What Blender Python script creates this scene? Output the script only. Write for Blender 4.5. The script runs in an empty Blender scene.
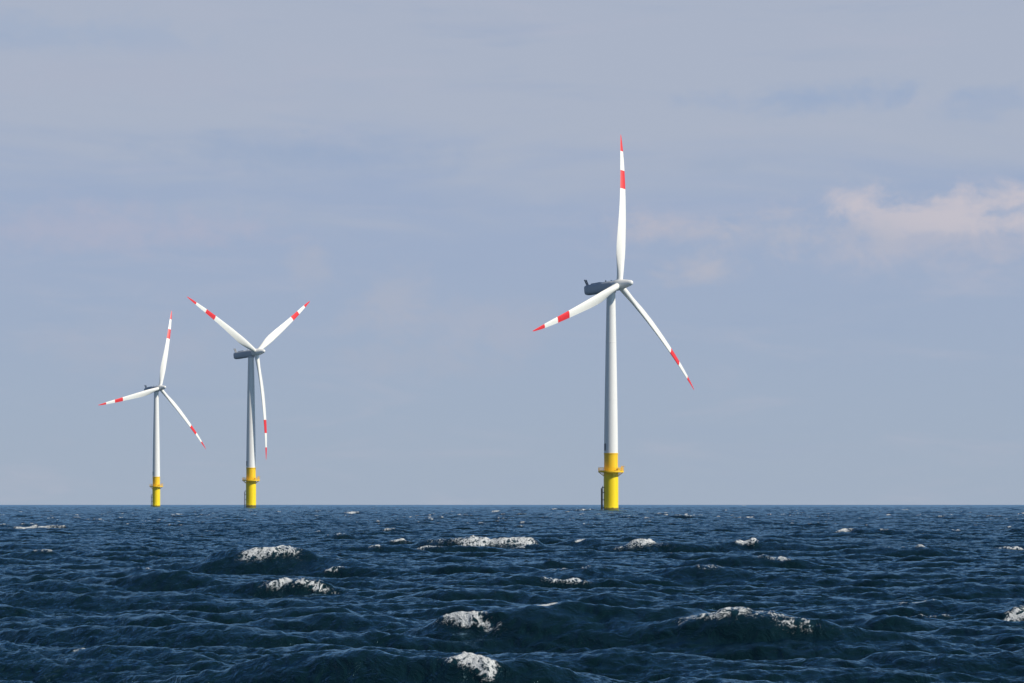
import bpy, bmesh, math, time
import numpy as np
from mathutils import Matrix, Vector

C = bpy.context.scene
COL = C.collection
R = math.radians
CAM_H = 2.4            # eye height over mean water, metres
FPX = 3000.0           # focal length in pixels of the 1024 wide picture
EYE_Y = 502.3          # picture row of the eye level
EARTH = 6371000.0
SUN_AZ, SUN_EL = R(64), R(40)
SUN = Vector((math.sin(SUN_AZ) * math.cos(SUN_EL), -math.cos(SUN_AZ) * math.cos(SUN_EL), math.sin(SUN_EL)))


# ------------------------------------------------------------------ materials
def new_mat(name):
    m = bpy.data.materials.new(name)
    m.use_nodes = True
    nt = m.node_tree
    nt.nodes.clear()
    out = nt.nodes.new('ShaderNodeOutputMaterial')
    return m, nt, out


def N(nt, kind, **kw):
    n = nt.nodes.new(kind)
    for k, v in kw.items():
        if k.startswith('i_'):
            n.inputs[k[2:].replace('_', ' ')].default_value = v
        else:
            setattr(n, k, v)
    return n


def math_node(nt, op, a, b=None, c=None, clamp=False):
    n = nt.nodes.new('ShaderNodeMath')
    n.operation = op
    n.use_clamp = clamp
    for i, v in enumerate((a, b, c)):
        if v is None:
            continue
        if isinstance(v, (int, float)):
            n.inputs[i].default_value = v
        else:
            nt.links.new(v, n.inputs[i])
    return n.outputs[0]


def mix_col(nt, fac, a, b, blend='MIX'):
    n = nt.nodes.new('ShaderNodeMix')
    n.data_type = 'RGBA'
    n.blend_type = blend
    for sock, v in ((n.inputs[0], fac), (n.inputs[6], a), (n.inputs[7], b)):
        if isinstance(v, (int, float)):
            sock.default_value = v
        elif isinstance(v, tuple):
            sock.default_value = v if len(v) == 4 else (*v, 1)
        else:
            nt.links.new(v, sock)
    return n.outputs[2]


def smooth(nt, v, lo, hi, t0=0.0, t1=1.0):
    n = nt.nodes.new('ShaderNodeMapRange')
    n.interpolation_type = 'SMOOTHSTEP'
    nt.links.new(v, n.inputs['Value'])
    n.inputs['From Min'].default_value = lo
    n.inputs['From Max'].default_value = hi
    n.inputs['To Min'].default_value = t0
    n.inputs['To Max'].default_value = t1
    return n.outputs[0]


def paint(name, col, rough=0.35, streak=0.06, dirt=(0.25, 0.22, 0.18), growth=False):
    """Weathered paint: faint runs down the surface and soft mottling."""
    m, nt, out = new_mat(name)
    p = N(nt, 'ShaderNodeBsdfPrincipled')
    p.inputs['Roughness'].default_value = rough
    tc = N(nt, 'ShaderNodeTexCoord')
    mp = N(nt, 'ShaderNodeMapping')
    mp.inputs['Scale'].default_value = (1.6, 1.6, 0.12)
    nt.links.new(tc.outputs['Object'], mp.inputs[0])
    n1 = N(nt, 'ShaderNodeTexNoise', i_Scale=1.0, i_Detail=5.0)
    nt.links.new(mp.outputs[0], n1.inputs['Vector'])
    f = smooth(nt, n1.outputs[0], 0.45, 0.8, 0.0, streak * 3)
    c = mix_col(nt, f, col, tuple(a * 0.55 + b * 0.45 for a, b in zip(col, dirt)))
    if growth:
        sx = N(nt, 'ShaderNodeSeparateXYZ')
        nt.links.new(tc.outputs['Object'], sx.inputs[0])
        n2 = N(nt, 'ShaderNodeTexNoise', i_Scale=1.3, i_Detail=4.0)
        nt.links.new(tc.outputs['Object'], n2.inputs['Vector'])
        z = math_node(nt, 'ADD', sx.outputs[2], math_node(nt, 'MULTIPLY', n2.outputs[0], -1.2))
        g = smooth(nt, z, 0.0, 0.4, 0.9, 0.0)
        c = mix_col(nt, g, c, (0.045, 0.045, 0.02))
    nt.links.new(c, p.inputs['Base Color'])
    nt.links.new(p.outputs[0], out.inputs[0])
    return m


M_WHITE = paint('white_paint', (0.80, 0.80, 0.78), 0.4, 0.05)
M_BLADE = paint('white_gelcoat', (0.82, 0.82, 0.78), 0.35, 0.03)
M_RED = paint('red_band_paint', (0.72, 0.028, 0.035), 0.4, 0.03, (0.3, 0.05, 0.05))
M_YELLOW = paint('lemon_yellow_paint', (0.96, 0.69, 0.001), 0.4, 0.05, (0.35, 0.22, 0.05), growth=True)
M_AMBER = paint('amber_yellow_paint', (0.92, 0.57, 0.010), 0.4, 0.05, (0.35, 0.2, 0.05))
M_NAC = paint('grey_nacelle_paint', (0.42, 0.46, 0.52), 0.4, 0.05)
M_STEEL = paint('galvanised_steel', (0.22, 0.23, 0.24), 0.5, 0.08)
M_DARK = paint('dark_rubber_steel', (0.05, 0.055, 0.05), 0.6, 0.05, (0.1, 0.08, 0.05))


# ------------------------------------------------------------------ mesh tools
def finish(name, bm, mats, parent=None, smooth_angle=35):
    bmesh.ops.recalc_face_normals(bm, faces=bm.faces)
    me = bpy.data.meshes.new(name)
    bm.to_mesh(me)
    bm.free()
    for m in (mats if isinstance(mats, (list, tuple)) else [mats]):
        me.materials.append(m)
    for p in me.polygons:
        p.use_smooth = True
    me.set_sharp_from_angle(angle=R(smooth_angle))
    o = bpy.data.objects.new(name, me)
    COL.objects.link(o)
    if parent:
        o.parent = parent
    return o


def loft(bm, rings, cap=True, mat_of=None):
    vs = [[bm.verts.new(p) for p in r] for r in rings]
    n = len(rings[0])
    for i in range(len(vs) - 1):
        for j in range(n):
            f = bm.faces.new((vs[i][j], vs[i][(j + 1) % n], vs[i + 1][(j + 1) % n], vs[i + 1][j]))
            if mat_of:
                f.material_index = mat_of(i)
    if cap:
        for r, k in ((vs[0], 0), (vs[-1], len(vs) - 2)):
            f = bm.faces.new(r)
            if mat_of:
                f.material_index = mat_of(k)
    return vs


def lathe(bm, prof, n=48, cap=True):
    loft(bm, [[(r * math.cos(2 * math.pi * j / n), r * math.sin(2 * math.pi * j / n), z) for j in range(n)]
              for r, z in prof], cap)


def tube(bm, pts, r, n=8, closed=False):
    pts = [Vector(p) for p in pts]
    rings = []
    m = len(pts)
    for i, p in enumerate(pts):
        if closed:
            d = pts[(i + 1) % m] - pts[i - 1]
        else:
            d = pts[min(i + 1, m - 1)] - pts[max(i - 1, 0)]
        d.normalize()
        ref = Vector((0, 0, 1)) if abs(d.z) < 0.9 else Vector((1, 0, 0))
        a = d.cross(ref).normalized()
        b = d.cross(a)
        rings.append([p + r * (math.cos(2 * math.pi * j / n) * a + math.sin(2 * math.pi * j / n) * b) for j in range(n)])
    if closed:
        rings.append(rings[0])
        vs = [[bm.verts.new(q) for q in rg] for rg in rings[:-1]]
        for i in range(m):
            for j in range(n):
                bm.faces.new((vs[i][j], vs[i][(j + 1) % n], vs[(i + 1) % m][(j + 1) % n], vs[(i + 1) % m][j]))
    else:
        loft(bm, rings)


def box(bm, c, s, rz=0.0, bevel=0.0):
    g = bmesh.ops.create_cube(bm, size=1.0)
    M = Matrix.Translation(c) @ Matrix.Rotation(rz, 4, 'Z') @ Matrix.Diagonal((*s, 1))
    bmesh.ops.transform(bm, matrix=M, verts=g['verts'])
    if bevel:
        es = list({e for v in g['verts'] for e in v.link_edges})
        bmesh.ops.bevel(bm, geom=es, offset=bevel, segments=2, affect='EDGES')


# ------------------------------------------------------------------ wind turbine
HUB_Z = 67.5
OVER = 3.0
TILT = R(6)
ROT_R = 46.5
DECK_Z = 11.8
TP_TOP = 17.6
WATER = 0.0


def blade_mesh():
    bm = bmesh.new()
    # span, chord, thickness ratio, twist (deg)
    T = [(0.9, 1.85, 1.0, 18), (2.4, 1.9, 1.0, 18), (4.2, 2.15, 0.82, 18), (6.5, 2.6, 0.55, 17), (9.0, 3.05, 0.40, 15.5),
         (11.5, 3.25, 0.33, 13.5), (14, 3.15, 0.29, 11.5), (18, 2.98, 0.25, 9), (22, 2.65, 0.225, 7), (26, 2.36, 0.21, 5.5),
         (29.3, 2.15, 0.20, 4.6), (32, 1.97, 0.19, 4), (35.0, 1.78, 0.185, 3.3), (38, 1.52, 0.18, 2.8),
         (41.1, 1.2, 0.175, 2.3), (43.5, 0.86, 0.17, 2), (45.3, 0.52, 0.16, 2), (46.2, 0.28, 0.16, 2), (46.5, 0.1, 0.16, 2)]
    n = 28
    rings = []
    for r, c, t, tw in T:
        b = R(tw + 4.0)
        k = min(1, max(0, (t - 0.3) / 0.7)) ** 0.8     # 1 round, 0 airfoil
        yoff = -(1.35 * 4 * (r / ROT_R) * (1 - r / ROT_R)) + 0.5 * (r / ROT_R)   # bent by the wind, minus is upwind
        ring = []
        for j in range(n):
            a = 2 * math.pi * j / n
            xc = 0.5 * (1 + math.cos(a))              # 1 leading, 0 trailing
            q = 1 - xc
            th = 5 * t * c * (0.2969 * math.sqrt(q) - 0.126 * q - 0.3516 * q * q + 0.2843 * q ** 3 - 0.1036 * q ** 4)
            ya = math.copysign(th, math.sin(a)) if abs(math.sin(a)) > 1e-9 else 0.0
            xa = c * (xc - 0.68)
            xr, yr = c * 0.5 * math.cos(a), c * 0.5 * math.sin(a) * min(1, t * 1.0)
            x, y = xa * (1 - k) + xr * k, ya * (1 - k) + yr * k
            ring.append((x * math.cos(b) + y * math.sin(b), -x * math.sin(b) + y * math.cos(b) + yoff, r * 1.016))
        rings.append(ring)
    red = lambda i: 1 if (T[i][0] >= 41.0 or 29.2 <= T[i][0] < 34.9) else 0
    loft(bm, rings, True, red)
    return bm


def rrect(w, h, zc, y, n=32, e=3.2):
    out = []
    for j in range(n):
        a = 2 * math.pi * j / n
        ca, sa = math.cos(a), math.sin(a)
        out.append((w / 2 * math.copysign(abs(ca) ** (2 / e), ca), y, zc + h / 2 * math.copysign(abs(sa) ** (2 / e), sa)))
    return out


def make_turbine(name):
    root = bpy.data.objects.new(name, None)
    COL.objects.link(root)
    root.empty_display_size = 5
    # monopile
    bm = bmesh.new()
    lathe(bm, [(2.2, -9), (2.2, 11.2), (2.32, 11.2), (2.32, 11.38)], 64)
    finish('foundation', bm, M_YELLOW, root)
    bm = bmesh.new()
    lathe(bm, [(2.08, 11.38), (2.08, 16.95), (2.2, 16.95), (2.2, 17.2)], 64)
    finish('transition_piece', bm, M_AMBER, root)
    # tower
    bm = bmesh.new()
    prof = []
    for i in range(41):
        t = i / 40
        z = 17.2 + t * (66.2 - 17.2)
        r = 2.1 + (1.28 - 2.1) * (0.25 * t + 0.75 * t ** 1.35)
        prof.append((r, z))
        if i in (13, 27):
            prof += [(r + 0.03, z + 0.02), (r + 0.03, z + 0.2), (r, z + 0.22)]
    lathe(bm, prof, 72)
    tower = finish('tower', bm, M_WHITE, root)
    bm = bmesh.new()
    da = R(-150)
    box(bm, (2.06 * math.cos(da), 2.06 * math.sin(da), 19.0), (0.14, 0.95, 2.1), da, 0.03)
    finish('door', bm, M_STEEL, tower)
    # working platform
    bm = bmesh.new()
    lathe(bm, [(2.12, 11.72), (3.85, 11.72), (3.85, 11.95), (2.12, 11.95)], 32, cap=False)
    for k in range(12):
        a = 2 * math.pi * k / 12 + 0.13
        d = Vector((math.cos(a), math.sin(a), 0))
        tube(bm, [d * 2.19 + Vector((0, 0, 10.6)), d * 3.6 + Vector((0, 0, 11.7))], 0.08, 6)
    bmesh.ops.translate(bm, verts=bm.verts, vec=(0, 0, -0.3))
    plat = finish('work_platform', bm, M_AMBER, root)
    bm = bmesh.new()
    npst = 28
    for k in range(npst):
        a = 2 * math.pi * k / npst
        d = Vector((3.78 * math.cos(a), 3.78 * math.sin(a), 0))
        tube(bm, [d + Vector((0, 0, 11.9)), d + Vector((0, 0, 13.15))], 0.05, 6)
    for z in (12.35, 12.75, 13.15):
        tube(bm, [(3.78 * math.cos(2 * math.pi * k / 56), 3.78 * math.sin(2 * math.pi * k / 56), z) for k in range(56)], 0.045, 6, True)
    lathe(bm, [(3.76, 11.95), (3.82, 11.95), (3.82, 12.2), (3.76, 12.2)], 56, cap=False)
    bmesh.ops.translate(bm, verts=bm.verts, vec=(0, 0, -0.3))
    finish('railing', bm, M_AMBER, plat)
    # small deck crane and its cabinet on the sunlit side
    bm = bmesh.new()
    ca = R(-12)
    base = Vector((3.25 * math.cos(ca), 3.25 * math.sin(ca), 11.95))
    tube(bm, [base, base + Vector((0, 0, 1.75))], 0.13, 10)
    tube(bm, [base + Vector((0, 0, 1.55)), base + Vector((0.9, -0.15, 1.62))], 0.09, 8)
    tube(bm, [base + Vector((0, 0, 0.9)), base + Vector((0.5, -0.08, 1.55))], 0.06, 8)
    bmesh.ops.translate(bm, verts=bm.verts, vec=(0, 0, -0.3))
    finish('deck_crane', bm, M_AMBER, plat)
    bm = bmesh.new()
    a2 = R(-48)
    box(bm, (3.0 * math.cos(a2), 3.0 * math.sin(a2), 12.45), (0.9, 0.8, 1.0), a2, 0.04)
    bmesh.ops.translate(bm, verts=bm.verts, vec=(0, 0, -0.3))
    finish('cabinet', bm, M_AMBER, plat)
    # boat landing with ladder on the shaded side
    bm = bmesh.new()
    ba = R(186)
    d = Vector((math.cos(ba), math.sin(ba), 0))
    s = Vector((-d.y, d.x, 0))
    for k in (-1, 1):
        p = d * 2.85 + s * 0.75 * k
        tube(bm, [p + Vector((0, 0, -4)), p + Vector((0, 0, 6.6)), p * 0.93 + Vector((0, 0, 6.9)), d * 2.1 + s * 0.7 * k + Vector((0, 0, 6.95))], 0.12, 10)
        for z in (0.9, 3.2, 5.4):
            tube(bm, [p + Vector((0, 0, z)), d * 2.0 + s * 0.72 * k + Vector((0, 0, z))], 0.12, 8)
    land = finish('boat_landing', bm, M_DARK, root)
    bm = bmesh.new()
    for k in (-1, 1):
        p = d * 2.52 + s * 0.28 * k
        tube(bm, [p + Vector((0, 0, -3)), p + Vector((0, 0, 7.4))], 0.05, 6)
    for i in range(31):
        z = -2 + i * 0.3
        tube(bm, [d * 2.52 - s * 0.28 + Vector((0, 0, z)), d * 2.52 + s * 0.28 + Vector((0, 0, z))], 0.025, 5)
    finish('ladder', bm, M_DARK, land)
    # nacelle, +Y is upwind, origin on the tower axis at hub height
    bm = bmesh.new()
    secs = [(-9.05, 2.3, 2.2, 0.05), (-9.0, 2.75, 2.7, 0.05), (-8.7, 2.98, 2.96, 0.05), (-7.5, 3.05, 3.1, 0.03), (-3.5, 3.1, 3.15, 0.02), (0.4, 3.1, 3.12, 0.0),
            (1.5, 3.0, 3.0, 0.0), (2.1, 2.7, 2.7, 0.0)]
    loft(bm, [rrect(w, h, zc, y, 40, 3.4 if y < 1 else 2.4) for y, w, h, zc in secs])
    nac = finish('nacelle', bm, M_NAC, root)
    bm = bmesh.new()
    for x in (-0.4, 0.4):
        tube(bm, [(x, -8.5, 1.4), (x, -8.8, 2.2), (x, -9.15, 3.1)], 0.2, 8)
        bmesh.ops.create_uvsphere(bm, u_segments=10, v_segments=6, radius=0.24, matrix=Matrix.Translation((x, -9.17, 3.15)))
    tube(bm, [(-0.4, -8.8, 2.2), (0.4, -8.8, 2.2)], 0.07, 6)
    finish('wind_vane', bm, M_STEEL, nac)
    bm = bmesh.new()
    box(bm, (0, -5.2, 1.66), (1.5, 3.4, 0.28), 0, 0.08)
    finish('roof_hatch', bm, M_NAC, nac)
    bm = bmesh.new()
    lathe(bm, [(0.16, 1.5), (0.16, 1.9), (0.11, 1.98)], 12)
    lb = finish('roof_light', bm, M_STEEL, nac)
    lb.location = (0.8, -1.2, 0)
    l2 = lb.copy()
    COL.objects.link(l2)
    l2.parent = nac
    l2.location = (-0.8, -0.3, 0)
    bm = bmesh.new()
    lathe(bm, [(1.36, -1.95), (1.42, -1.9), (1.42, -1.2)], 40)
    finish('yaw_ring', bm, M_NAC, nac)
    # spinner: lathe along +Y
    bm = bmesh.new()
    lathe(bm, [(1.25, -1.78), (1.5, -1.7), (1.62, -1.2), (1.66, -0.3), (1.62, 0.6), (1.42, 1.6), (1.18, 2.8), (0.9, 3.9), (0.7, 4.6), (0.42, 4.9), (0.12, 5.0)], 48)
    bmesh.ops.rotate(bm, verts=bm.verts, matrix=Matrix.Rotation(R(-90), 3, 'X'))
    spin = finish('spinner', bm, M_WHITE, root)
    blades = []
    b0 = finish('rotor_blade', blade_mesh(), [M_BLADE, M_RED], root, 50)
    blades.append(b0)
    for k in range(2):
        b = b0.copy()
        COL.objects.link(b)
        b.parent = root
        blades.append(b)
    return root


def copy_tree(o, parent=None):
    c = o.copy()
    COL.objects.link(c)
    if parent:
        c.parent = parent
    for ch in [x for x in SRC if x.parent == o]:
        copy_tree(ch, c)
    return c


def pose(root, yaw, theta):
    """Turn nacelle, spinner and blades into the wind; theta is the first blade's angle in the rotor disc."""
    a = Vector((math.sin(yaw) * math.cos(TILT), -math.cos(yaw) * math.cos(TILT), math.sin(TILT)))
    h = Vector((math.cos(yaw), math.sin(yaw), 0))
    u = a.cross(h) * -1
    if u.z < 0:
        u = -u
    hub = Vector((0, 0, HUB_Z)) + a * OVER - Vector((0, 0, OVER * math.sin(TILT)))
    k = 0
    for o in [x for x in COL.objects if x.parent == root]:
        base = o.name.split('.')[0]
        if base in ('nacelle', 'spinner'):
            x = a.cross(u)                      # right handed x, y=a, z=u
            p = hub if base == 'spinner' else Vector((0, 0, HUB_Z - OVER * math.sin(TILT)))
            o.matrix_local = Matrix(((x.x, a.x, u.x, p.x), (x.y, a.y, u.y, p.y), (x.z, a.z, u.z, p.z), (0, 0, 0, 1)))
        elif base == 'rotor_blade':
            t = theta + k * 2 * math.pi / 3
            k += 1
            b = h * math.cos(t) + u * math.sin(t)
            tt = h * math.sin(t) - u * math.cos(t)
            d = -a
            o.matrix_local = Matrix(((tt.x, d.x, b.x, hub.x), (tt.y, d.y, b.y, hub.y), (tt.z, d.z, b.z, hub.z), (0, 0, 0, 1)))


TURB = [(611.0, 899.0, 52.5, 79.7, 0.0, 'largest white wind turbine on a yellow pillar, one blade pointing straight up, standing alone'),
        (251.0, 1312.0, 54.0, 151.7, 0.5, 'white wind turbine with its blades in a Y, one hanging beside its shaded tower'),
        (156.3, 1706.4, 48.0, 73.2, 0.0, 'smallest and farthest white wind turbine, one blade leaning just right of upright')]
first = make_turbine('wind_turbine')
SRC = list(COL.objects)
roots = [first] + [copy_tree(first) for _ in range(2)]
for o, (px, D, yaw, th, lift, label) in zip(roots, TURB):
    X = (px - 512) / FPX * D
    o.location = (X, D, -(D * D + X * X) / (2 * EARTH) + lift)
    pose(o, R(yaw), R(th))
    o['label'] = label
    o['category'] = 'wind turbine'
    o['group'] = 'wind turbines standing in the sea'

# ------------------------------------------------------------------ the sea
rng = np.random.default_rng(11)
WDIR = np.array([-0.46, -0.89])
WDIR /= np.linalg.norm(WDIR)
LP = 6.0          # peak wavelength, m
HS = 0.50          # significant height, m


def spectrum_tile(n, L, lmin, lmax, seed, spread, wdir, chop):
    g = np.random.default_rng(seed)
    k1 = np.fft.fftfreq(n, 1.0 / n) * 2 * np.pi / L
    kx, ky = np.meshgrid(k1, k1, indexing='ij')
    k = np.hypot(kx, ky)
    k[0, 0] = 1
    kp = 2 * np.pi / LP
    S = k ** -4 * np.exp(-1.25 * (kp / k) ** 2)
    w = np.sqrt(9.81 * k)
    wp = math.sqrt(9.81 * kp)
    sg = np.where(w < wp, 0.07, 0.09)
    S *= 2.2 ** np.exp(-((w / wp - 1) ** 2) / (2 * sg ** 2))
    ct = (kx * wdir[0] + ky * wdir[1]) / k
    sp = np.clip(spread * (k / kp) ** -0.45, 7.0, None)
    half = np.sqrt(np.clip(0.5 * (1 + ct), 0, 1))
    S *= half ** (2 * sp) / (1 / np.sqrt(sp))
    lam = 2 * np.pi / k
    S *= (lam >= lmin) & (lam < lmax)
    S[0, 0] = 0
    dk = 2 * np.pi / L
    amp = np.sqrt(S) * dk
    ph = (g.normal(size=(n, n)) + 1j * g.normal(size=(n, n))) / math.sqrt(2)
    H = amp * ph
    norm = n * n
    h = np.fft.ifft2(H).real * norm
    dx = np.fft.ifft2(1j * kx / k * H).real * norm * chop
    dy = np.fft.ifft2(1j * ky / k * H).real * norm * chop
    jx = np.fft.ifft2(-kx * kx / k * H).real * norm * chop
    jy = np.fft.ifft2(-ky * ky / k * H).real * norm * chop
    return [a.astype(np.float32) for a in (h, dx, dy, jx + jy)]


def sample(fields, n, L, x, y):
    u = (x / L * n) % n
    v = (y / L * n) % n
    i0 = np.floor(u).astype(np.int32)
    j0 = np.floor(v).astype(np.int32)
    fu = (u - i0).astype(np.float32)
    fv = (v - j0).astype(np.float32)
    i0 %= n
    j0 %= n
    i1 = (i0 + 1) % n
    j1 = (j0 + 1) % n
    a, b, c, d = i0 * n + j0, i1 * n + j0, i0 * n + j1, i1 * n + j1
    out = []
    for f in fields:
        f = f.ravel()
        out.append((f[a] * (1 - fu) + f[b] * fu) * (1 - fv) + (f[c] * (1 - fu) + f[d] * fu) * fv)
    return out


t0 = time.time()
BANDS = [(1024, 380.0, 3.2, 200.0, 5, 24.0), (1024, 61.0, 0.55, 3.2, 6, 24.0), (1024, 14.3, 0.12, 0.55, 7, 24.0)]
tiles = [spectrum_tile(n, L, l0, l1, s, sp, WDIR, 1.0) for n, L, l0, l1, s, sp in BANDS]
sig = math.sqrt(sum(float(np.var(t[0])) for t in tiles))
scale = HS / 4 / sig
CHOP = 1.3
for t in tiles:
    print('band rms', float(t[0].std()) * scale, 'slope', float(np.std(np.diff(t[0], axis=0))) * scale)
    t[0] *= scale
    for q in (1, 2, 3):
        t[q] *= scale * CHOP
for t, g_, c_ in zip(tiles, (1.0, 1.0, 1.3), (1.0, 0.55, 0.2)):
    for q in range(4):
        t[q] *= g_ * (c_ if q else 1.0)


def noise_tile(n, beta, seed, lo, hi):
    g = np.random.default_rng(seed)
    k1 = np.fft.fftfreq(n, 1.0 / n)
    kx, ky = np.meshgrid(k1, k1, indexing='ij')
    k = np.hypot(kx, ky)
    k[0, 0] = 1
    H = np.exp(2j * np.pi * g.random((n, n))) * k ** -beta * ((k >= lo) & (k <= hi))
    f = np.fft.ifft2(H).real
    return (f / f.std()).astype(np.float32)


foam_noise = noise_tile(1024, 1.2, 21, 3, 500)
soft_noise = noise_tile(512, 1.0, 22, 3, 26)

# grid: fine in the wedge the picture looks at, coarse all round to close the sheet
px = 1.0 / FPX
parts, ang = [], 0.0
half = [0.0]
while half[-1] < math.pi:
    a = half[-1]
    st = 1.1 * px if a < R(10.6) else (2.2 * px if a < R(15) else min(R(6), st * 1.25))
    half.append(a + st)
half = np.array(half[:-1])
phi = np.concatenate([-half[:0:-1], half])
rr = [2.0]
while rr[-1] < 8000:
    r = rr[-1]
    if r < 34:
        st = max(0.6, r / 25)
    elif r < 300:
        st = r / 800
    elif r < 1500:
        st = r / 650
    else:
        st = r / 420
    rr.append(r + st)
rr = np.array(rr)
nr, na = len(rr), len(phi)
PH, RR = np.meshgrid(phi, rr)
X0 = (RR * np.sin(PH)).ravel()
Y0 = (RR * np.cos(PH)).ravel()
Rf = RR.ravel()
APH = np.abs(PH).ravel()
print('sea grid', nr, na, nr * na)
# loss of the short waves where the sheet is too coarse for them
drow = np.gradient(rr)[:, None].repeat(na, 1).ravel()
lat = Rf * np.gradient(phi)[None, :].repeat(nr, 0).ravel()
sp_ = np.maximum(drow * 0.6, lat)
Z = np.zeros_like(X0, dtype=np.float32)
DX = np.zeros_like(Z)
DY = np.zeros_like(Z)
J = np.zeros_like(Z)
for (n, L, l0, l1, s, spd), t in zip(BANDS, tiles):
    keep = np.clip(1.6 - sp_ / (max(l0, 0.3) * 1.5), 0, 1).astype(np.float32)
    if l0 > 3:
        keep = np.maximum(keep, np.where(APH < R(15), 0.85, 0.0)).astype(np.float32)
    idx = np.nonzero(keep > 0.01)[0]
    h, dx, dy, j = sample(t, n, L, X0[idx], Y0[idx])
    kk = keep[idx]
    Z[idx] += h * kk
    DX[idx] += dx * kk
    DY[idx] += dy * kk
    J[idx] += j * kk
near = np.clip((Rf - 26) / 10, 0.12, 1).astype(np.float32)
for q in (Z, DX, DY, J):
    q *= near
print('waves', time.time() - t0)

# breaking waves: picture column and crest row, foam width/height in pixels, wave height m, foam strength, wave half width factor
BREAK = [
    # x, y, foam w, crest height, foam, crest length factor, tail
    (40, 522, 44, 0.95, 1.1, 1.5, 0.0), (38, 559, 16, 0.40, 0.55, 2.0, 0.0), (268, 546, 36, 0.75, 0.86, 1.5, 0.9),
    (22, 511, 10, 0.4, 0.8, 1.5, 0.0), (182, 513, 20, 0.4, 0.8, 1.5, 0.0), (218, 516, 9, 0.5, 0.9, 1.5, 0.0),
    (211, 529, 10, 0.4, 0.8, 1.5, 0.0), (145, 514, 10, 0.4, 0.7, 1.5, 0.0), (320, 510, 7, 0.6, 0.9, 1.5, 0.0),
    (352, 512, 14, 0.4, 0.9, 1.5, 0.0), (391, 528, 10, 0.5, 0.9, 1.6, 0.0), (375, 545, 14, 0.5, 0.8, 3.0, 0.0),
    (400, 540, 18, 0.3, 0.8, 1.5, 0.0), (474, 538, 78, 0.95, 0.85, 1.3, 0.8), (432, 546, 24, 0.45, 0.6, 2.0, 0.0),
    (524, 544, 16, 0.5, 0.8, 1.6, 0.0), (580, 540, 9, 0.5, 0.7, 3.0, 0.0), (640, 539, 38, 0.75, 0.9, 1.6, 0.7),
    (684, 514, 19, 0.7, 0.9, 1.6, 0.0), (745, 516, 15, 0.5, 0.9, 1.6, 0.0), (659, 513, 8, 0.4, 0.9, 1.5, 0.0),
    (747, 543, 18, 0.55, 0.8, 2.0, 0.0), (768, 560, 34, 0.55, 0.7, 2.6, 0.0), (845, 532, 18, 0.45, 0.9, 1.7, 0.0),
    (820, 520, 12, 0.4, 0.8, 1.5, 0.0), (935, 511, 16, 0.5, 0.95, 1.5, 0.0), (901, 509, 16, 0.4, 0.85, 1.5, 0.0),
    (942, 532, 32, 0.5, 0.85, 1.5, 0.0), (1003, 543, 26, 0.6, 0.85, 1.7, 0.0), (978, 521, 14, 0.3, 0.6, 1.5, 0.0),
    (284, 586, 58, 0.66, 0.92, 1.35, 0.9), (472, 612, 46, 0.75, 0.90, 1.6, 1.0), (468, 653, 34, 0.40, 0.66, 1.6, 1.0),
    (612, 601, 120, 0.85, 0.0, 1.0, 0.0), (548, 604, 14, 0.6, 1.1, 1.8, 0.0), (735, 610, 84, 0.6, 0.92, 1.2, 0.9),
    (872, 612, 84, 0.8, 0.95, 1.4, 0.9), (1022, 611, 30, 0.6, 1.0, 1.5, 0.0), (83, 641, 9, 0.35, 0.6, 3.5, 0.0),
    (165, 580, 60, 0.45, 0.0, 1.6, 0.0), (565, 579, 44, 0.5, 0.75, 1.8, 0.0), (705, 570, 22, 0.5, 0.5, 2.5, 0.0),
    (738, 505.2, 26, 0.6, 1.2, 1.3, 0.0), (786, 513, 8, 0.5, 0.9, 1.5, 0.0), (340, 570, 18, 0.3, 0.6, 1.6, 0.0),
    (620, 508.2, 10, 0.3, 1.0, 1.3, 0.0), (582, 509.4, 8, 0.35, 0.9, 1.3, 0.0), (590, 509.2, 6, 0.35, 0.9, 1.3, 0.0),
    (555, 508.6, 8, 0.4, 0.9, 1.3, 0.0), (995, 507.5, 7, 0.4, 0.9, 1.3, 0.0), (1013, 513, 8, 0.4, 0.8, 1.3, 0.0),
    (497, 510.5, 8, 0.4, 0.9, 1.3, 0.0), (300, 507.3, 6, 0.4, 0.8, 1.3, 0.0), (60, 530, 16, 0.35, 0.0, 2.0, 0.0),
    (950, 544, 70, 0.55, 0.0, 1.3, 0.0), (330, 660, 60, 0.35, 0.0, 1.2, 0.0), (430, 636, 40, 0.45, 0.0, 1.4, 0.0),
    (920, 600, 40, 0.35, 0.3, 1.4, 0.0), (130, 640, 70, 0.4, 0.0, 1.2, 0.0),
]
F = np.zeros_like(Z)
fn_big = sample([foam_noise], 1024, 90.0, X0, Y0)[0]
fn_mid = sample([foam_noise], 1024, 21.0, X0 + 7.3, Y0)[0]
fn_foam = sample([foam_noise], 1024, 34.0, X0 + 3.1, Y0 - 5)[0]
fn_soft = sample([soft_noise], 512, 40.0, X0, Y0)[0]
crest = np.array([-WDIR[1], WDIR[0]])
if crest[0] < 0:
    crest = -crest
Z2 = Z.reshape(nr, na).copy()
UP, LOW, WIN, DMP, LEAN = (np.zeros_like(Z) for _ in range(5))
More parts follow.
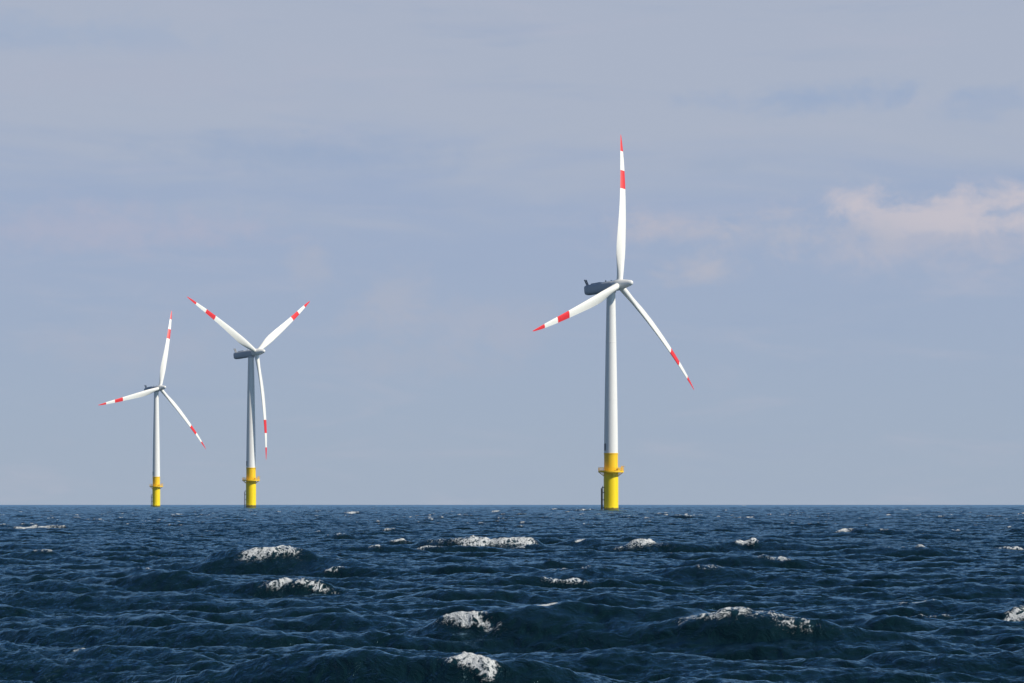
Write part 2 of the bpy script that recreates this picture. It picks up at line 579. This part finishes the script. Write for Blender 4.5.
for bx, by, fw, A, fo, wf, tail in BREAK:
    A = A * 0.38 if by > 555 else max(A * 0.62, 0.26)
    # stand it on a natural crest that shows from the boat, close to where the photograph has it
    col = int(np.argmin(np.abs(phi - math.atan((bx - 512) / FPX))))
    zc = Z2[:, col - 4:col + 5].mean(axis=1)
    drp = rr * rr / (2 * EARTH)
    py = EYE_Y + FPX * (CAM_H - (zc * 1.25 + 0.75 * A) + drp) / rr
    ynat = EYE_Y + FPX * (CAM_H - zc + drp) / rr
    hid = np.maximum(py - np.minimum.accumulate(ynat), 0)
    score = np.abs(py - by) / (1.2 + 0.03 * max(by - EYE_Y, 0)) + 0.6 * hid - 0.8 * zc / HS
    score[(rr < 30) | (rr > 6500)] = 1e9
    d = float(rr[int(np.argmin(score))])
    cx, cy = (bx - 512) / FPX * d, d
    wm = fw / FPX * d / 2                     # foam half width, m
    sw = max(wm * wf * 3.0, 3.5 * A)
    sf, sb = max(0.85 * A, 0.25) * 1.25, max(2.4 * A, 0.8)
    if d > 110:                                # far off the sheet is coarser
        sf, sb = max(sf, min(d / 420, 3)), max(sb, min(d / 210, 6))
    ext = max(sw * 2.6, wm * 3 + 5 * A) + 3 + sb * 2
    sel = np.nonzero((np.abs(Y0 - cy) < ext + 2) & (np.abs(X0 - cx) < ext))[0]
    if not len(sel):
        continue
    x, y = X0[sel] - cx, Y0[sel] - cy
    u = x * WDIR[0] + y * WDIR[1]
    w = x * crest[0] + y * crest[1]
    u = u + 0.22 * fn_soft[sel] * sf + 0.10 * w * w / max(sw, 0.5) * 1.0 / max(1.0, sw / 1.5)   # crest bows back at its ends
    ew = np.exp(-(np.abs(w) / sw) ** 2.0)
    m = ew * np.where(u > 0, np.exp(-(u / sf) ** 2), np.exp(-(np.abs(u) / sb) ** 1.6))
    tr = 0.22 * ew * np.exp(-((u - 2.0 * sf) / (1.2 * sf)) ** 2)
    win = np.exp(-((w / (1.6 * sw)) ** 2)) * np.exp(-((u + 0.3 * sb) / (2.2 * sb)) ** 2)
    m = m * (1 + 0.2 * fn_soft[sel])
    damp = 0.55 * np.clip(1.3 * m, 0, 1) * (Z[sel] < 0)
    UP[sel] = np.maximum(UP[sel], 0.75 * A * m)
    LOW[sel] = np.maximum(LOW[sel], 0.5 * A * tr)
    WIN[sel] = np.maximum(WIN[sel], 0.15 * win)
    DMP[sel] = np.maximum(DMP[sel], damp)
    lean = 0.4 * A * m ** 2
    LEAN[sel] = np.maximum(LEAN[sel], lean)
    if fo > 0:
        wn = w / wm
        band = 1.08 * np.exp(-0.45 * np.abs(wn) ** 3.5)
        down = np.exp(-(np.clip(u - 0.25 * sf, 0, None) / ((0.75 if fo > 0.8 and by < 560 else 0.38) * sf)) ** 2) * np.exp(-(np.clip(-u - 0.12, 0, None) / (0.22 * sb)) ** 2)
        f = (0.16 + 0.62 * fo + (0.08 if d > 110 else 0.0)) * band * down * (1 + 0.42 * fn_foam[sel])
        if tail > 0:
            tw = w / wm
            tl = np.clip((tw - 0.4) / 0.5, 0, 1) * np.clip((3.2 - tw) / 1.6, 0, 1)
            f = np.maximum(f, tail * 0.72 * tl * (1 + 0.4 * fn_foam[sel]) * np.exp(-((u - 0.35 * (tw - 0.4) * sf) / (0.38 * sf)) ** 2))
        F[sel] = np.maximum(F[sel], f)
Z = Z * (1 + WIN - DMP) + UP - LOW
DX += WDIR[0] * LEAN
DY += WDIR[1] * LEAN
# random small crests that break by themselves
far = np.clip((Rf - 120) / 300, 0, 1)
jq = np.quantile(-J[(APH < R(9)) & (Rf > 60) & (Rf < 500)], 0.994)
print('jq', jq)
steep = np.clip((-J - jq + 0.2 * far) / 0.35, 0, 1) * np.clip(Z / 0.22, 0, 1)
steep *= np.clip((Rf - 62) / 20, 0, 1)
F = np.maximum(F, steep * np.clip(0.12 + 0.40 * fn_big + 0.30 * far, 0, 0.85))
for o in roots:
    sel = np.nonzero((np.abs(X0 - o.location.x) < 9) & (np.abs(Y0 - o.location.y) < 9))[0]
    x, y = X0[sel] - o.location.x, Y0[sel] - o.location.y
    q = np.hypot(x, y)
    lee = 0.75 + 0.25 * (x * WDIR[0] + y * WDIR[1]) / np.maximum(q, 0.1)
    F[sel] = np.maximum(F[sel], 1.05 * np.clip((5.6 - q) / 2.4, 0, 1) * lee)
F = np.where(F > 0.02, np.clip(F * (1.0 + 0.22 * fn_mid), 0, 1.4), 0).astype(np.float32)
# lumpy foam stands a little proud of the water
lump = sample([soft_noise], 512, 11.0, X0, Y0)[0]
Z += (np.clip(F, 0, 1) * (0.05 + 0.035 * lump) * np.clip(400 / Rf, 0.3, 1)).astype(np.float32)

Xf = X0 - DX
Yf = Y0 - DY
calm = (np.hypot(X0, Y0) < 4)
Zf = Z - (X0 ** 2 + Y0 ** 2) / (2 * EARTH)
co = np.empty((nr * na + 1, 3), np.float32)
co[:-1, 0], co[:-1, 1], co[:-1, 2] = Xf, Yf, Zf
co[-1] = (0, 0, 0)
i = np.arange(nr - 1)[:, None] * na
j = np.arange(na)[None, :]
jn = (j + 1) % na
quads = np.stack([i + j, i + na + j, i + na + jn, i + jn], -1).reshape(-1, 4).astype(np.int32)
fan = np.stack([np.full(na, nr * na), np.arange(na), (np.arange(na) + 1) % na], -1).astype(np.int32)
me = bpy.data.meshes.new('sea')
nq, nf = len(quads), len(fan)
me.vertices.add(len(co))
me.vertices.foreach_set('co', co.ravel())
me.loops.add(nq * 4 + nf * 3)
me.loops.foreach_set('vertex_index', np.concatenate([quads[:, ::-1].ravel(), fan.ravel()[::-1]]))
me.polygons.add(nq + nf)
me.polygons.foreach_set('loop_start', np.concatenate([np.arange(nq) * 4, nq * 4 + np.arange(nf) * 3]).astype(np.int32))
me.update(calc_edges=True)
me.polygons.foreach_set('use_smooth', np.ones(nq + nf, bool))
at = me.attributes.new('foam', 'FLOAT', 'POINT')
at.data.foreach_set('value', np.append(F, 0).astype(np.float32))
sea = bpy.data.objects.new('sea', me)
COL.objects.link(sea)
sea['kind'] = 'structure'
print('sea mesh', time.time() - t0)

# water material
m, nt, out = new_mat('sea_water')
tc = N(nt, 'ShaderNodeTexCoord')
body = N(nt, 'ShaderNodeBsdfDiffuse')
shine = N(nt, 'ShaderNodeBsdfGlossy')
shine.inputs['Color'].default_value = (0.43, 0.71, 0.94, 1)
shine.inputs['Roughness'].default_value = 0.10
fres = N(nt, 'ShaderNodeFresnel')
fres.inputs['IOR'].default_value = 1.333
water = N(nt, 'ShaderNodeMixShader')
nt.links.new(fres.outputs[0], water.inputs[0])
nt.links.new(body.outputs[0], water.inputs[1])
nt.links.new(shine.outputs[0], water.inputs[2])
mp = N(nt, 'ShaderNodeMapping')
mp.inputs['Rotation'].default_value = (0, 0, -math.atan2(WDIR[1], WDIR[0]))
mp.inputs['Scale'].default_value = (1.0, 0.4, 1.0)
nt.links.new(tc.outputs['Object'], mp.inputs[0])
nA = N(nt, 'ShaderNodeTexNoise', i_Scale=3.4, i_Detail=6.0, i_Roughness=0.6, i_Distortion=0.6)
nt.links.new(mp.outputs[0], nA.inputs['Vector'])
nB = N(nt, 'ShaderNodeTexNoise', i_Scale=0.55, i_Detail=3.0, i_Roughness=0.55)
nt.links.new(mp.outputs[0], nB.inputs['Vector'])
b1 = N(nt, 'ShaderNodeBump')
gust = N(nt, 'ShaderNodeTexNoise', i_Scale=0.035, i_Detail=2.0)
nt.links.new(mp.outputs[0], gust.inputs['Vector'])
nt.links.new(smooth(nt, gust.outputs[0], 0.38, 0.62, 0.55, 1.0), b1.inputs['Strength'])
b1.inputs['Distance'].default_value = 0.17
nt.links.new(nA.outputs[0], b1.inputs['Height'])
b2 = N(nt, 'ShaderNodeBump')
b2.inputs['Strength'].default_value = 1.0
b2.inputs['Distance'].default_value = 0.25
nt.links.new(nB.outputs[0], b2.inputs['Height'])
nt.links.new(b1.outputs[0], b2.inputs['Normal'])
for q in (body, shine, fres):
    nt.links.new(b2.outputs[0], q.inputs['Normal'])
foam = N(nt, 'ShaderNodeBsdfPrincipled')
foam.inputs['Base Color'].default_value = (0.66, 0.69, 0.70, 1)
foam.inputs['Roughness'].default_value = 0.9
foam.inputs['Specular IOR Level'].default_value = 0.1
fa = N(nt, 'ShaderNodeAttribute', attribute_name='foam')
f1 = N(nt, 'ShaderNodeTexNoise', i_Scale=3.4, i_Detail=6.0, i_Roughness=0.66, i_Distortion=0.5)
mf = N(nt, 'ShaderNodeMapping')
mf.inputs['Rotation'].default_value = (0, 0, -math.atan2(WDIR[1], WDIR[0]))
mf.inputs['Scale'].default_value = (1.5, 0.75, 1.5)
nt.links.new(tc.outputs['Object'], mf.inputs[0])
nt.links.new(mf.outputs[0], f1.inputs['Vector'])
f2 = N(nt, 'ShaderNodeTexNoise', i_Scale=14.0, i_Detail=6.0, i_Roughness=0.7)
nt.links.new(tc.outputs['Object'], f2.inputs['Vector'])
lace = math_node(nt, 'MULTIPLY', math_node(nt, 'ABSOLUTE', math_node(nt, 'SUBTRACT', f1.outputs[0], 0.5)), 7.6)
thr = math_node(nt, 'ADD', lace, math_node(nt, 'MULTIPLY_ADD', f2.outputs[0], 1.15, -0.34))
dif = math_node(nt, 'SUBTRACT', fa.outputs['Fac'], thr)
ff = smooth(nt, dif, -0.10, 0.42, 0.0, 0.95)
# water churned full of bubbles round the foam
air = smooth(nt, math_node(nt, 'SUBTRACT', fa.outputs['Fac'], math_node(nt, 'MULTIPLY', f1.outputs[0], 0.5)), 0.0, 0.6)
nt.links.new(mix_col(nt, air, (0.0031, 0.0134, 0.0172), (0.008, 0.032, 0.042)), body.inputs['Color'])
fb = N(nt, 'ShaderNodeBump')
fb.inputs['Strength'].default_value = 1.0
fb.inputs['Distance'].default_value = 0.12
nt.links.new(f1.outputs[0], fb.inputs['Height'])
nt.links.new(fb.outputs[0], foam.inputs['Normal'])
mx = N(nt, 'ShaderNodeMixShader')
nt.links.new(ff, mx.inputs[0])
nt.links.new(water.outputs[0], mx.inputs[1])
nt.links.new(foam.outputs[0], mx.inputs[2])
nt.links.new(mx.outputs[0], out.inputs[0])
me.materials.append(m)

# ------------------------------------------------------------------ sea air
bm = bmesh.new()
box(bm, (0, 0, 45), (16600, 16600, 170))
m, nt, out = new_mat('sea_air')
vol = N(nt, 'ShaderNodeVolumePrincipled')
vol.inputs['Color'].default_value = (0.80, 0.88, 1.0, 1)
vol.inputs['Density'].default_value = 1.2e-5
nt.links.new(vol.outputs[0], out.inputs['Volume'])
hz = finish('haze', bm, m)
hz['kind'] = 'stuff'

# ------------------------------------------------------------------ sky and sun
W = bpy.data.worlds.new('World')
C.world = W
W.use_nodes = True
nt = W.node_tree
nt.nodes.clear()
out = nt.nodes.new('ShaderNodeOutputWorld')
bg = nt.nodes.new('ShaderNodeBackground')
STR = 0.07
bg.inputs[1].default_value = STR
nt.links.new(bg.outputs[0], out.inputs[0])
sky = nt.nodes.new('ShaderNodeTexSky')
sky.sky_type = 'NISHITA'
sky.sun_disc = False
sky.sun_elevation = SUN_EL
sky.sun_rotation = math.atan2(SUN.x, SUN.y)
sky.air_density = 1.0
sky.dust_density = 0.0
sky.ozone_density = 3.0
tc = nt.nodes.new('ShaderNodeTexCoord')
sx = nt.nodes.new('ShaderNodeSeparateXYZ')
nt.links.new(tc.outputs['Generated'], sx.inputs[0])


def lin(*c):
    return tuple(((v / 255 + 0.055) / 1.055) ** 2.4 / STR for v in c)


def wnoise(scale, stretch, detail=6.0, rough=0.55, dist=0.0, off=(0, 0, 0)):
    mp = nt.nodes.new('ShaderNodeMapping')
    mp.inputs['Scale'].default_value = stretch
    mp.inputs['Location'].default_value = off
    nt.links.new(tc.outputs['Generated'], mp.inputs[0])
    n = N(nt, 'ShaderNodeTexNoise', i_Scale=scale, i_Detail=detail, i_Roughness=rough, i_Distortion=dist)
    nt.links.new(mp.outputs[0], n.inputs['Vector'])
    return n.outputs[0]


az = math_node(nt, 'DIVIDE', sx.outputs[0], math_node(nt, 'MAXIMUM', sx.outputs[1], 0.05))
el = sx.outputs[2]
# the thin layered veil that covers the low sky, greyer above and bluer below
veil = mix_col(nt, smooth(nt, el, 0.0, 0.1), lin(159, 175, 197), lin(158, 173, 201))
n0 = wnoise(7.0, (1, 1, 5.5), 7.0, 0.55, 0.4, (0.3, 0, 0))
veil = mix_col(nt, smooth(nt, math_node(nt, 'ADD', el, math_node(nt, 'MULTIPLY', math_node(nt, 'SUBTRACT', n0, 0.5), 0.12)), 0.09, 0.132), veil, lin(172, 181, 200))
n1 = wnoise(15.0, (1, 1, 6.0), 7.0, 0.6, 0.6, (1.7, 0.4, 0))
veil = mix_col(nt, smooth(nt, n1, 0.5, 0.76, 0.0, 0.35), veil, lin(180, 184, 202))
n2 = wnoise(12.0, (1, 1, 7.0), 6.0, 0.6, 0.4, (5.7, 2.4, 3.1))
veil = mix_col(nt, smooth(nt, n2, 0.54, 0.8, 0.0, 0.4), veil, lin(150, 168, 198))
fine = wnoise(130.0, (1, 1, 1.5), 8.0, 0.6, 0.3, (2.2, 0.7, 4.1))
puff = wnoise(44.0, (1, 1, 1.7), 10.0, 0.62, 0.5, (0.2, 0.7, 0.1))
puff = math_node(nt, 'MULTIPLY_ADD', math_node(nt, 'SUBTRACT', fine, 0.5), 0.45, puff)


def blob(x, y, w, h, col, amount, flat=0.0):
    """A cloud at a place in the sky: direction from pixel-sized angles, edge broken by the puff noise."""
    global veil
    a = math_node(nt, 'MULTIPLY', math_node(nt, 'SUBTRACT', az, (x - 512) / FPX), FPX / w)
    b = math_node(nt, 'MULTIPLY', math_node(nt, 'SUBTRACT', el, (EYE_Y - y) / FPX), FPX / h)
    if flat:
        b = math_node(nt, 'MULTIPLY', b, math_node(nt, 'ADD', 1.0, math_node(nt, 'MULTIPLY', math_node(nt, 'LESS_THAN', b, 0.0), flat)))
    r = math_node(nt, 'SQRT', math_node(nt, 'ADD', math_node(nt, 'MULTIPLY', a, a), math_node(nt, 'MULTIPLY', b, b)))
    v = math_node(nt, 'ADD', math_node(nt, 'SUBTRACT', 1.0, r), math_node(nt, 'MULTIPLY', math_node(nt, 'SUBTRACT', puff, 0.5), 2.9))
    veil = mix_col(nt, smooth(nt, v, -0.3, 1.15, 0.0, amount), veil, col)


blob(815, 104, 130, 17, lin(151, 170, 201), 0.75, 0.3)
blob(985, 112, 80, 22, lin(153, 171, 201), 0.5, 0.3)
blob(705, 168, 60, 14, lin(155, 171, 198), 0.5)
blob(290, 158, 140, 22, lin(153, 170, 199), 0.7)
blob(60, 45, 150, 24, lin(156, 174, 202), 0.5)
blob(100, 85, 220, 30, lin(174, 180, 199), 0.45)
blob(930, 240, 190, 42, lin(178, 182, 201), 0.6)
blob(950, 240, 170, 32, lin(181, 183, 200), 0.7, 0.2)
for x, y, w, h, k in ((856, 211, 36, 24, 0.95), (897, 224, 52, 20, 0.75), (935, 221, 56, 22, 0.75), (968, 216, 56, 20, 0.8),
                      (1005, 208, 58, 21, 0.95), (1026, 224, 70, 22, 0.75), (985, 230, 90, 16, 0.5)):
    blob(x, y, w, h, lin(199, 194, 204), k, 0.4)
blob(665, 231, 60, 22, lin(186, 185, 199), 0.9, 0.3)
blob(708, 273, 50, 24, lin(181, 183, 198), 0.85, 0.3)
blob(790, 238, 110, 22, lin(178, 182, 199), 0.8)
blob(110, 232, 200, 30, lin(178, 179, 199), 0.6, 0.3)
blob(395, 300, 46, 40, lin(173, 179, 197), 0.6)
blob(305, 268, 28, 28, lin(173, 179, 197), 0.5)
blob(130, 345, 110, 36, lin(172, 178, 197), 0.4)
blob(470, 322, 110, 32, lin(172, 178, 197), 0.5)
blob(420, 360, 80, 22, lin(170, 177, 196), 0.4)
hi = smooth(nt, el, 0.16, 0.24, 1.0, 0.0)
fin = mix_col(nt, math_node(nt, 'MULTIPLY', hi, 0.94), sky.outputs[0], veil)
nt.links.new(fin, bg.inputs[0])

sun = bpy.data.lights.new('sun', 'SUN')
sun.energy = 4.7
sun.angle = R(0.53)
sun.color = (1.0, 0.925, 0.80)
so = bpy.data.objects.new('sun', sun)
COL.objects.link(so)
so.rotation_euler = SUN.to_track_quat('Z', 'Y').to_euler()
so.location = (0, 0, 300)

# ------------------------------------------------------------------ camera
cam = bpy.data.cameras.new('camera')
co_ = bpy.data.objects.new('camera', cam)
COL.objects.link(co_)
cam.sensor_width = 36.0
cam.lens = FPX / 1024 * 36.0
cam.shift_y = (EYE_Y - 341.5) / 1024
cam.clip_start = 0.5
cam.clip_end = 60000
co_.location = (0, 0, CAM_H)
co_.rotation_euler = (R(90), 0, 0)
C.camera = co_

C.view_settings.view_transform = 'Standard'
C.view_settings.look = 'None'
C.view_settings.exposure = 0.0
C.view_settings.gamma = 1.0
print('done', time.time() - t0)
